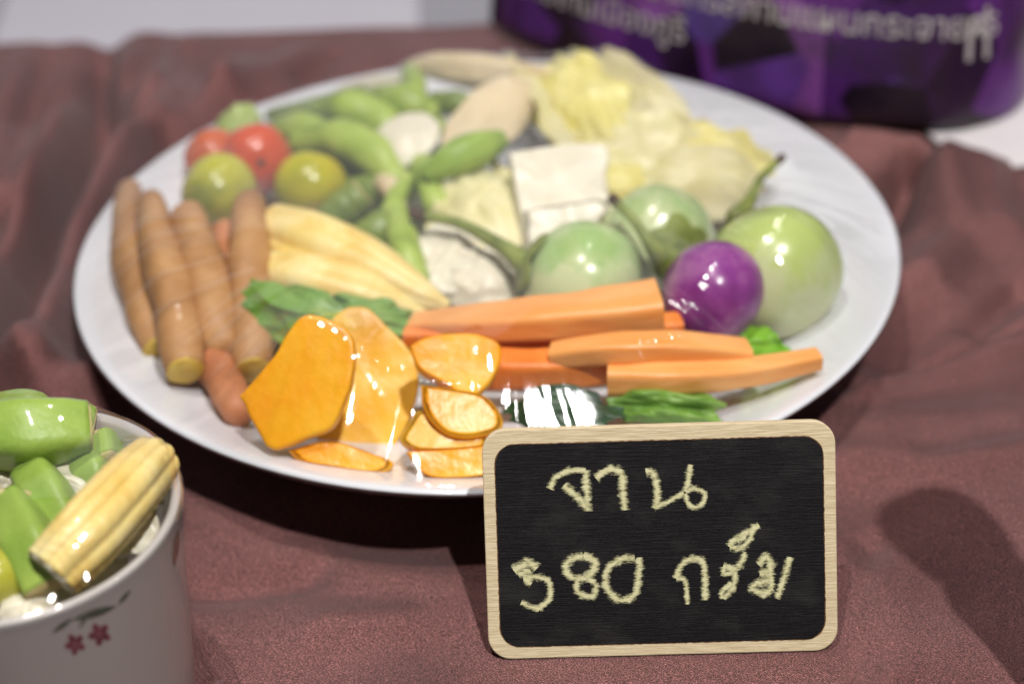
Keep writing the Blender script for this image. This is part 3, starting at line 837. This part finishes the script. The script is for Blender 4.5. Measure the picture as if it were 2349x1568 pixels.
carrot([(1395, 862, 3.1, 1.05), (1540, 865, 3.1, 1), (1700, 855, 2.9, .85), (1878, 822, 2.9, .65)], 'curved carrot stick reaching towards the plate rim', .48, .42, seed=55)
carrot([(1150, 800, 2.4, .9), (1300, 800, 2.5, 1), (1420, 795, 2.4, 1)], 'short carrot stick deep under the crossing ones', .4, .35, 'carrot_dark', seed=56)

# pumpkin
G = 'pumpkin slices'
def pumpkin(outline, z, nrm, t, label, mat='pumpkin', rind=None, wob=.06):
    o = food(slab('pumpkin_slice', outline, z, nrm, t, mat, bev=.09, wob=wob)); tag(o, label, 'pumpkin', G); return o
pumpkin([(548, 908), (590, 860), (630, 815), (660, 760), (700, 722), (760, 735), (800, 760), (812, 800), (808, 860), (790, 920), (760, 980), (700, 1005), (628, 1030), (590, 990)], 4.3, (-.08, -.72, .68), .6, 'large pentagonal pumpkin slice with orange upper edge')
pumpkin([(745, 760), (770, 722), (812, 702), (850, 712), (890, 750), (930, 790), (955, 830), (960, 890), (940, 960), (905, 1020), (880, 1055), (820, 1050), (730, 1015), (745, 930), (755, 850)], 2.4, (.06, -.72, .7), .6, 'rounded pale pumpkin slice leaning behind the pentagonal one', 'pumpkin_pale')
pumpkin([(940, 790), (990, 768), (1070, 762), (1130, 775), (1150, 800), (1140, 850), (1110, 890), (1070, 905), (1010, 870), (960, 840)], 4.1, (.1, -.5, .85), .55, 'rounded yellow pumpkin slice on top of the small stack')
pumpkin([(965, 880), (1040, 890), (1110, 905), (1150, 950), (1145, 985), (1080, 1000), (1020, 990), (975, 940)], 3.5, (.08, -.6, .8), .6, 'deep yellow pumpkin slice second in the small stack')
pumpkin([(925, 990), (965, 940), (1030, 985), (1110, 1000), (1120, 1020), (1040, 1030), (960, 1030), (920, 1010)], 2.9, (.05, -.55, .83), .55, 'thin pumpkin slice third in the small stack', 'pumpkin_pale')
pumpkin([(930, 1035), (1040, 1030), (1180, 1020), (1190, 1060), (1100, 1090), (990, 1092), (950, 1060)], 2.5, (.05, -.7, .72), .6, 'lowest pumpkin slice of the stack beside the chalkboard')
pumpkin([(660, 1030), (760, 1010), (860, 1040), (900, 1060), (870, 1082), (770, 1070), (690, 1055)], 2.35, (0, -.6, .8), .5, 'flat pumpkin slice lying under the two large ones')

# ------------------------------------------------------------------ cup with its own vegetables
CC = Vector((-11.36, -19.28, 0))
CH, CR = 7.0, 4.03
def cup_r(z):
    return 3.45 + (CR - 3.45) * (max(z, 0) / CH) ** 1.1
th = thing('porcelain_cup', CC, 'ivory porcelain cup with pink flower sprig, filled with vegetables', 'cup')
pr = [(.02, .5), (2.6, .5), (3.1, .8), (cup_r(2) - .3, 2), (cup_r(4) - .3, 4), (cup_r(6) - .3, 6), (CR - .28, 6.8), (CR - .2, 6.97), (CR - .08, 7.0), (CR, 6.92),
      (cup_r(6.5), 6.5), (cup_r(5), 5), (cup_r(3), 3), (cup_r(1), 1), (cup_r(.3) - .05, .3), (3.2, .1), (2.9, .02), (2.5, .02), (2.3, .25), (.02, .3)]
mk('body', *lathe(spline(pr, 90), 96, CC), 'cup', th)
def on_cup(a, z, off=.012):
    r = cup_r(z) + off
    return CC + Vector((r * math.cos(a), r * math.sin(a), z))
def cup_decal(name, pts, mat):
    """a small painted motif: outline in (angle arc cm, height cm) about a centre"""
    cx = sum(p[0] for p in pts) / len(pts); cz = sum(p[1] for p in pts) / len(pts)
    n = len(pts); vs = [on_cup(cx, cz)]
    for k in range(1, 4):
        for a, z in pts: vs.append(on_cup(cx + (a - cx) * k / 3, cz + (z - cz) * k / 3))
    fs = [(0, 1 + i, 1 + (i + 1) % n) for i in range(n)]
    for k in range(2):
        for i in range(n): fs.append((1 + k * n + i, 1 + k * n + (i + 1) % n, 1 + (k + 1) * n + (i + 1) % n, 1 + (k + 1) * n + i))
    mk(name, vs, fs, mat, th)
def hit_cup(x, y):
    """photo position -> (angle, height) on the cup's outer wall"""
    d = (FWD + RIGHT * ((x - PW / 2) / FPX) - UP * ((y - PH / 2) / FPX))
    lo = None
    for i in range(3000):
        q = CAM + d * (30 + i * .006)
        if 0 < q.z < CH and math.hypot(q.x - CC.x, q.y - CC.y) < cup_r(q.z):
            return math.atan2(q.y - CC.y, q.x - CC.x), q.z
    return None
def flower(x, y, s):
    for k in range(5):
        a0 = 2 * math.pi * k / 5 + .4
        pts = []
        for j in range(10):
            t = 2 * math.pi * j / 10
            px_, py_ = s * .55 * math.cos(t) + s * .6, s * .36 * math.sin(t)
            h = hit_cup(x + px_ * math.cos(a0) - py_ * math.sin(a0), y + px_ * math.sin(a0) + py_ * math.cos(a0))
            if h: pts.append(h)
        if len(pts) == 10: cup_decal('painted_petal', pts, 'petal')
flower(172, 1475, 22); flower(228, 1452, 24)
def blade(p0, p1, w, mat, name):
    pts = []
    for j in range(14):
        t = j / 7 if j < 7 else (14 - j) / 7
        sgn = 1 if j < 7 else -1
        x = p0[0] + (p1[0] - p0[0]) * t; y = p0[1] + (p1[1] - p0[1]) * t
        dx, dy = p1[0] - p0[0], p1[1] - p0[1]; l = math.hypot(dx, dy)
        ww = w * math.sin(math.pi * min(max(t, .02), .98)) * sgn + .6 * sgn
        h = hit_cup(x - dy / l * ww, y + dx / l * ww)
        if h: pts.append(h)
    if len(pts) == 14: cup_decal(name, pts, mat)
blade((165, 1420), (268, 1388), 9, 'sprig', 'painted_leaf')
blade((118, 1450), (168, 1415), 5, 'sprig', 'painted_leaf')
blade((180, 1440), (205, 1400), 3, 'sprig', 'painted_stem')
blade((398, 1300), (408, 1210), 7, 'mark', 'painted_mark')
blade((270, 1385), (300, 1350), 4, 'sprig', 'painted_leaf')

G = 'cut green beans in the cup'
cb = [
    ([(-60, 1010, 7.1, .7), (60, 995, 7.4, .78), (205, 985, 7.2, .62)], 'okra', 'long green bean piece along the back of the cup', (0, 1)),
    ([(-40, 960, 6.9, .5), (60, 950, 7.3, .55), (110, 955, 7.2, .4)], 'okra', 'green bean piece peaking above the cup rim', (0, 1)),
    ([(110, 975, 6.9, .4), (160, 965, 7.1, .45), (210, 975, 6.9, .4)], 'okra', 'small green bean piece behind the longest one', (0, 1)),
    ([(78, 1085, 6.6, .5), (105, 1130, 6.7, .54), (150, 1210, 6.3, .5)], 'okra', 'short upright bean piece against the baby corn', (0, 1)),
    ([(25, 1165, 6.8, .55), (65, 1240, 6.9, .58), (110, 1350, 6.3, .5)], 'okra', 'bean piece sloping down past the baby corn foot', (0, 1)),
    ([(235, 1010, 6.5, .42), (245, 1060, 6.3, .45)], 'okra', 'bean piece wedged behind the baby corn top', (0, 1)),
    ([(180, 1060, 6.2, .4), (210, 1080, 6.4, .42), (215, 1120, 6.0, .4)], 'okra', 'stubby bean piece touching the middle of the corn', (0, 1)),
]
for i, (c, m_, lab, cut) in enumerate(cb):
    add_tube('bean_piece', c, m_, lab, 'bean', G, cut=cut, lst=CUPFOOD, seed=70 + i, prof=lambda a, t: (abs(math.cos(a + .5)) ** 5 + abs(math.sin(a + .5)) ** 5) ** (-1 / 5), wob=.05, seg=32)
add_tube('baby_corn', [(120, 1312, 6.9, .7), (200, 1225, 7.3, .8), (290, 1125, 7.4, .78), (348, 1062, 7.3, .66)], 'corn',
         'fat baby corn lying across the cup onto its rim', 'baby corn', seed=81, seg=72, n=60, prof=cornprof(9), wob=.02, lst=CUPFOOD, cut=(0,), cutmat='rib')
o = food(mk('pea_eggplant', *ball(P(-8, 1320, 6.4), (.75, .72), (0, 0, 1), 28, 18, seed=5), 'tomato_green'), CUPFOOD)
tag(o, 'olive green round pea eggplant inside the cup front', 'eggplant')
cs = [((20, 1110, 6.1), (90, 1080, 6.3), (0, 1050, 6.6), 1, 'ragged white cabbage shred at the left of the cup'),
      ((130, 1085, 6.4), (220, 1125, 6.3), (115, 1025, 6.8), 2, 'white cabbage shred between the bean pieces'),
      ((280, 1210, 6.2), (360, 1190, 6.3), (260, 1150, 6.2), 3, 'white cabbage shred under the baby corn'),
      ((335, 1190, 6.3), (365, 1170, 6.3), (320, 1220, 6.3), 4, 'small white cabbage curl by the inner cup wall'),
      ((60, 1390, 6.0), (130, 1370, 6.0), (40, 1330, 6.2), 5, 'white cabbage shred at the front of the cup'),
      ((120, 1200, 5.6), (330, 1200, 5.6), (120, 1020, 5.6), 6, 'white cabbage shred lying deepest in the cup')]
for c, u, v, s, lab in cs:
    add_sheet('cabbage_shred', c, u, v, 'rib', lab, 'cabbage', .12, lst=CUPFOOD, group='cabbage shreds in the cup', bulge=.25, crumple=.3, freq=1.8, ruffle=.35, seed=30 + s, nr=10, nt=40)

# ------------------------------------------------------------------ cling film: a membrane stretched over what it covers
def evaluated_tris(objs):
    dg = bpy.context.evaluated_depsgraph_get()
    vs, fs = [], []
    for o in objs:
        if o.type != 'MESH': continue
        e = o.evaluated_get(dg); me = e.to_mesh(); b = len(vs)
        mw = o.matrix_world
        vs += [mw @ v.co / S for v in me.vertices]
        fs += [tuple(b + i for i in p.vertices) for p in me.polygons]
        e.to_mesh_clear()
    return BVHTree.FromPolygons(vs, fs)
bpy.context.view_layer.update()
def membrane(c, R, z0, objs, N, iters, gap):
    bv = evaluated_tris(objs)
    xs = np.linspace(-R * 1.02, R * 1.02, N)
    X, Y = np.meshgrid(xs, xs)
    inside = np.hypot(X, Y) < R
    O = np.full((N, N), -10.0)
    for j in range(N):
        for i in range(N):
            if inside[j, i]:
                h = bv.ray_cast(Vector((c[0] + X[j, i], c[1] + Y[j, i], 40)), Vector((0, 0, -1)))
                if h[0] is not None: O[j, i] = h[0].z + gap
    Z = np.maximum(O, z0); Z[~inside] = z0
    for k in range(iters):
        A = .25 * (np.roll(Z, 1, 0) + np.roll(Z, -1, 0) + np.roll(Z, 1, 1) + np.roll(Z, -1, 1))
        Zn = np.maximum(A, O); Zn[~inside] = z0
        Z = Zn
    # the film bridges sharp corners
    for k in range(5):
        A = .25 * (np.roll(Z, 1, 0) + np.roll(Z, -1, 0) + np.roll(Z, 1, 1) + np.roll(Z, -1, 1))
        Z = np.where(inside, np.maximum(A, O - gap * .4), z0)
    def at(x, y):
        fx = (x + R * 1.02) / (2.04 * R) * (N - 1); fy = (y + R * 1.02) / (2.04 * R) * (N - 1)
        i = int(min(max(fx, 0), N - 2)); j = int(min(max(fy, 0), N - 2)); a, b = fx - i, fy - j
        return (Z[j, i] * (1 - a) + Z[j, i + 1] * a) * (1 - b) + (Z[j + 1, i] * (1 - a) + Z[j + 1, i + 1] * a) * b
    return at
def wrinkle(a, r, seed):
    """ridges that run in from the rim where the film is gathered"""
    v = noise.noise(Vector((math.cos(a) * 14, math.sin(a) * 14, seed + r * .25)))
    w = noise.noise(Vector((math.cos(a) * 31, math.sin(a) * 31, seed + 5 + r * .3)))
    gather = 2.2 * math.exp(-((a - 4.46) / .13) ** 2) + 1.2 * math.exp(-((a - 4.12) / .05) ** 2)
    x = noise.noise(Vector((math.cos(a) * 52, math.sin(a) * 52, seed + 2 + r * .12)))
    taut = 1 - .93 * math.exp(-((a - 4.97) / .24) ** 2)
    if math.sin(a) > -.1: taut *= .45
    return (max(v, 0) ** 1.5 * .9 + max(w, 0) * .4) * taut + max(x, 0) * .3 * gather
def film_over(c, R, z0, at, name, label, skirt, nr, nt, amp, reach, seed):
    vs, fs = [], []
    vs.append(Vector((c[0], c[1], at(0, 0))))
    rows = 0
    for i in range(1, nr + 1):
        r = R * (i / nr) ** .9
        for k in range(nt):
            a = 2 * math.pi * k / nt
            z = at(r * math.cos(a), r * math.sin(a)) if i < nr else z0
            d = (R - r) / reach
            if 0 < d < 1: z += amp * wrinkle(a, r, seed) * math.sin(math.pi * min(1, d)) 
            vs.append(Vector((c[0] + r * math.cos(a), c[1] + r * math.sin(a), z)))
        rows += 1
    for j, (r, z, am) in enumerate(skirt):
        for k in range(nt):
            a = 2 * math.pi * k / nt
            rr = r + am * (noise.noise(Vector((math.cos(a) * 9, math.sin(a) * 9, seed + z * .5))) * .6 + .6 + .5 * noise.noise(Vector((math.cos(a) * 22, math.sin(a) * 22, seed + z * .9))))
            vs.append(Vector((c[0] + rr * math.cos(a), c[1] + rr * math.sin(a), z + am * .5 * noise.noise(Vector((a * 4, z, seed))))))
        rows += 1
    for k in range(nt): fs.append((0, 1 + k, 1 + (k + 1) % nt))
    for i in range(rows - 1):
        for k in range(nt):
            a, b = 1 + i * nt + k, 1 + i * nt + (k + 1) % nt
            fs.append((a, a + nt, b + nt, b))
    o = mk(name, vs, fs, 'film'); tag(o, label, 'cling film'); return o
at = membrane((0, 0), 14.05, 2.63, FOOD, 210, 1200, .09)
film_over((0, 0), 14.06, 2.63, at, 'cling_film', 'clear cling film stretched over the vegetables on the plate',
          [(14.13, 2.52, 0), (13.95, 2.3, .02), (12.9, 1.7, .03)], 90, 960, .34, 5.5, 3)
at2 = membrane((CC.x, CC.y), CR + .02, CH + .03, CUPFOOD, 90, 500, .05)
film_over((CC.x, CC.y), CR + .03, CH + .03, at2, 'cling_film', 'clear cling film wrapped over the cup and its vegetables',
          [(cup_r(z) + .05, z, .06) for z in (6.8, 6.3, 5.6, 4.8, 4, 3.2, 2.4, 1.6, .9, .35)] + [(3.9, .12, .3)], 40, 200, .08, 1.6, 8)

# ------------------------------------------------------------------ chalkboard sign
BL, BR = P(1126, 1512, 0.05), P(1918, 1491, 0.05)
ex = (BR - BL).normalized()
TM = P(1515, 974, 5.5); BM = (BL + BR) / 2
ez = (TM - BM); ez = (ez - ex * ez.dot(ex)); BHT = ez.length; ez.normalize()
en = ez.cross(ex) * -1
if en.y > 0: en = -en
BWD = 9.32; TH = .32
def bp(u, v, w=0.0):
    return BM + ex * u + ez * v + en * w
def rrect(u0, u1, v0, v1, r, n=10, jit=0.0, seed=0):
    pts = []
    for cu, cv, a0 in ((u1 - r, v1 - r, 0), (u0 + r, v1 - r, 90), (u0 + r, v0 + r, 180), (u1 - r, v0 + r, 270)):
        for k in range(n + 1):
            a = math.radians(a0 + 90 * k / n); pts.append((cu + r * math.cos(a), cv + r * math.sin(a)))
    if jit:
        out = []
        for i, p in enumerate(pts):
            q = pts[(i + 1) % len(pts)]; d = math.hypot(q[0] - p[0], q[1] - p[1]); m = max(1, int(d / .06))
            for k in range(m):
                x, y = p[0] + (q[0] - p[0]) * k / m, p[1] + (q[1] - p[1]) * k / m
                nx, ny = (q[1] - p[1]) / (d + 1e-6), -(q[0] - p[0]) / (d + 1e-6)
                j = jit * noise.noise(Vector((x * 9, y * 9, seed)))
                out.append((x + nx * j, y + ny * j))
        pts = out
    return pts
board = thing('chalkboard_sign', BM, 'small black chalkboard with pale wooden border and chalk lettering', 'sign')
def plate_from(pts, w0, w1, name, mat, bev=.03, rot=0.0):
    bm = bmesh.new()
    vs = [bm.verts.new(bp(u, v, w1)) for u, v in pts]
    f = bm.faces.new(vs)
    r = bmesh.ops.extrude_face_region(bm, geom=[f])
    bmesh.ops.translate(bm, verts=[g for g in r['geom'] if isinstance(g, bmesh.types.BMVert)], vec=en * (w0 - w1))
    bmesh.ops.recalc_face_normals(bm, faces=bm.faces)
    if bev:
        es = [e for e in bm.edges if len(e.link_faces) == 2 and e.calc_face_angle(0) > 1.0]
        bmesh.ops.bevel(bm, geom=es, offset=bev, segments=2, affect='EDGES', profile=.5)
    bm.verts.index_update()
    o = mk(name, [v.co.copy() for v in bm.verts], [[v.index for v in f.verts] for f in bm.faces], mat, board, smooth=False)
    bm.free(); return o
# local axes of the sign are the world's: turn the children so that wood grain follows the board
def orient(o):
    R3 = Matrix((ex, ez, en)).transposed()
    R4 = R3.to_4x4()
    o.data.transform(R4.inverted()); o.matrix_local = R4
hw = BWD / 2
orient(plate_from(rrect(-hw, hw, 0, BHT, .62), -TH, 0, 'wooden_border', 'wood', .035))
ins = .34
orient(plate_from(rrect(-hw + ins - .025, hw - ins + .025, ins - .025, BHT - ins - .055, .54, jit=.02, seed=4), .001, .004, 'scorched_line', 'burn', 0))
orient(plate_from(rrect(-hw + ins, hw - ins, ins, BHT - ins - .08, .52, jit=.02, seed=1), .004, .012, 'black_panel', 'black', 0))
# hinged leg behind
bm = bmesh.new()
leg = [bp(-.9, 4.2, -TH - .02), bp(.9, 4.2, -TH - .02)]
foot = [Vector((bp(-1.2, 0).x, bp(0, 0).y + 4.3, .06)), Vector((bp(1.2, 0).x, bp(0, 0).y + 4.3, .06))]
q = [leg[0], leg[1], foot[1], foot[0]]
bv = [bm.verts.new(p) for p in q]; f = bm.faces.new(bv)
r = bmesh.ops.extrude_face_region(bm, geom=[f])
bmesh.ops.translate(bm, verts=[g for g in r['geom'] if isinstance(g, bmesh.types.BMVert)], vec=Vector((0, .12, .16)))
bmesh.ops.recalc_face_normals(bm, faces=bm.faces); bm.verts.index_update()
mk('support_leg', [v.co.copy() for v in bm.verts], [[v.index for v in f.verts] for f in bm.faces], 'wood', board, smooth=False); bm.free()

def on_board(zx, zy):
    """traced stroke point -> board coordinates"""
    x = (1150 + zx / 2.34) / 1.06428; y = (990 + zy / 2.34) / 1.06428
    d = FWD + RIGHT * ((x - PW / 2) / FPX) - UP * ((y - PH / 2) / FPX)
    p = CAM + d * ((BM - CAM).dot(en) / d.dot(en))
    return (p - BM).dot(ex), (p - BM).dot(ez)
LETTERS = [
    [([(452, 475), (480, 412), (540, 376), (600, 366), (655, 372)], 36), ([(655, 368), (660, 430), (662, 510), (663, 600)], 44), ([(530, 452), (570, 488), (620, 530), (655, 580)], 46)],
    [([(712, 412), (760, 376), (815, 364), (858, 385), (868, 450), (872, 520), (882, 595)], 44)],
    [([(998, 380), (1030, 376), (1052, 410), (1062, 470), (1064, 530), (1048, 585)], 40), ([(1045, 583), (1130, 545), (1215, 494)], 30), ([(1256, 335), (1245, 400), (1232, 460), (1225, 490)], 34),
     ([(1225, 490), (1280, 472), (1332, 500), (1326, 552), (1282, 580), (1242, 560), (1224, 500)], 28)],
    [([(248, 945), (290, 915), (330, 895), (372, 932)], 56), ([(270, 960), (340, 940)], 40), ([(298, 985), (370, 976), (428, 990), (455, 1040), (440, 1110), (385, 1158)], 36), ([(390, 1160), (340, 1145), (286, 1122)], 34), ([(305, 990), (345, 1015)], 36)],
    [([(640, 852), (565, 880), (540, 930), (572, 972), (640, 985), (700, 935), (705, 880), (640, 852)], 44), ([(610, 985), (602, 1045), (650, 1085), (704, 1078), (708, 1015), (665, 978)], 36)],
    [([(935, 868), (860, 876), (795, 912), (768, 970), (778, 1040), (820, 1094), (880, 1106), (938, 1070), (952, 990), (962, 920), (958, 865)], 42)],
    [([(1178, 985), (1188, 930), (1230, 884), (1290, 872), (1328, 900), (1336, 970), (1338, 1040), (1338, 1108)], 38), ([(1172, 985), (1218, 992), (1232, 1050), (1236, 1132)], 26)],
    [([(1564, 832), (1545, 890), (1505, 928), (1440, 915)], 38), ([(1442, 918), (1448, 958), (1505, 950)], 34), ([(1510, 945), (1500, 1030), (1440, 1098)], 34), ([(1440, 1098), (1432, 1062), (1490, 1012)], 30)],
    [([(1645, 680), (1575, 722), (1505, 765), (1478, 805)], 40), ([(1478, 808), (1550, 806), (1592, 760), (1612, 705)], 36), ([(1520, 770), (1570, 750)], 36)],
    [([(1640, 905), (1690, 862), (1712, 920), (1652, 962)], 48), ([(1650, 960), (1705, 985), (1605, 1035), (1680, 1068), (1722, 1040)], 46), ([(1822, 862), (1802, 930), (1782, 1000), (1765, 1050), (1748, 1100)], 38), ([(1700, 870), (1712, 960), (1720, 1040)], 36)],
]
for gi, strokes in enumerate(LETTERS):
    vs, fs, uv = [], [], []
    for si, (pts, wpx) in enumerate(strokes):
        c = spline([on_board(*p) for p in pts], max(12, len(pts) * 7))
        w = wpx * 1.75 / 2.34 / 1.064 / (FPX / 44.5) / 2
        b = len(vs); n = len(c)
        for i in range(n):
            t = c[min(i + 1, n - 1)] - c[max(i - 1, 0)]; t /= np.linalg.norm(t) + 1e-9
            nx, ny = -t[1], t[0]
            ww = w * (1 + .25 * noise.noise(Vector((i * .35, si * 3, gi * 5))))
            for k in range(5):
                s = k / 4 * 2 - 1
                vs.append(bp(c[i][0] + nx * ww * s, c[i][1] + ny * ww * s, .0145 + .0006 * si)); uv.append((i / n, k / 4))
        for i in range(n - 1):
            for k in range(4): fs.append((b + i * 5 + k, b + i * 5 + k + 1, b + (i + 1) * 5 + k + 1, b + (i + 1) * 5 + k))
    o = mk('chalk_letter', vs, fs, 'chalk', board, smooth=False, uvs=uv); orient(o)

# ------------------------------------------------------------------ added bottle, out of view, put there to cast a dark shadow on the cloth
BB = Vector((15.5, -21.2, 0))
bot = thing('shadow_bottle', BB, 'dark bottle with a broad rounded stopper, added out of view to cast a shadow', 'bottle')
pr = spline([(.02, .1), (1.4, .1), (1.6, .5), (1.65, 5), (1.6, 10.5), (1.5, 12), (1.2, 13.4), (1.05, 14.4), (1.05, 15.4), (.02, 15.5)], 60)
mk('body', *lathe(pr, 48, BB), 'bottle', bot)
pr = spline([(.02, 15.45), (1.1, 15.45), (1.3, 15.9), (1.4, 17.2), (1.38, 19), (1.2, 19.7), (.02, 19.9)], 40)
mk('stopper', *lathe(pr, 40, BB), 'stem_tip', bot)
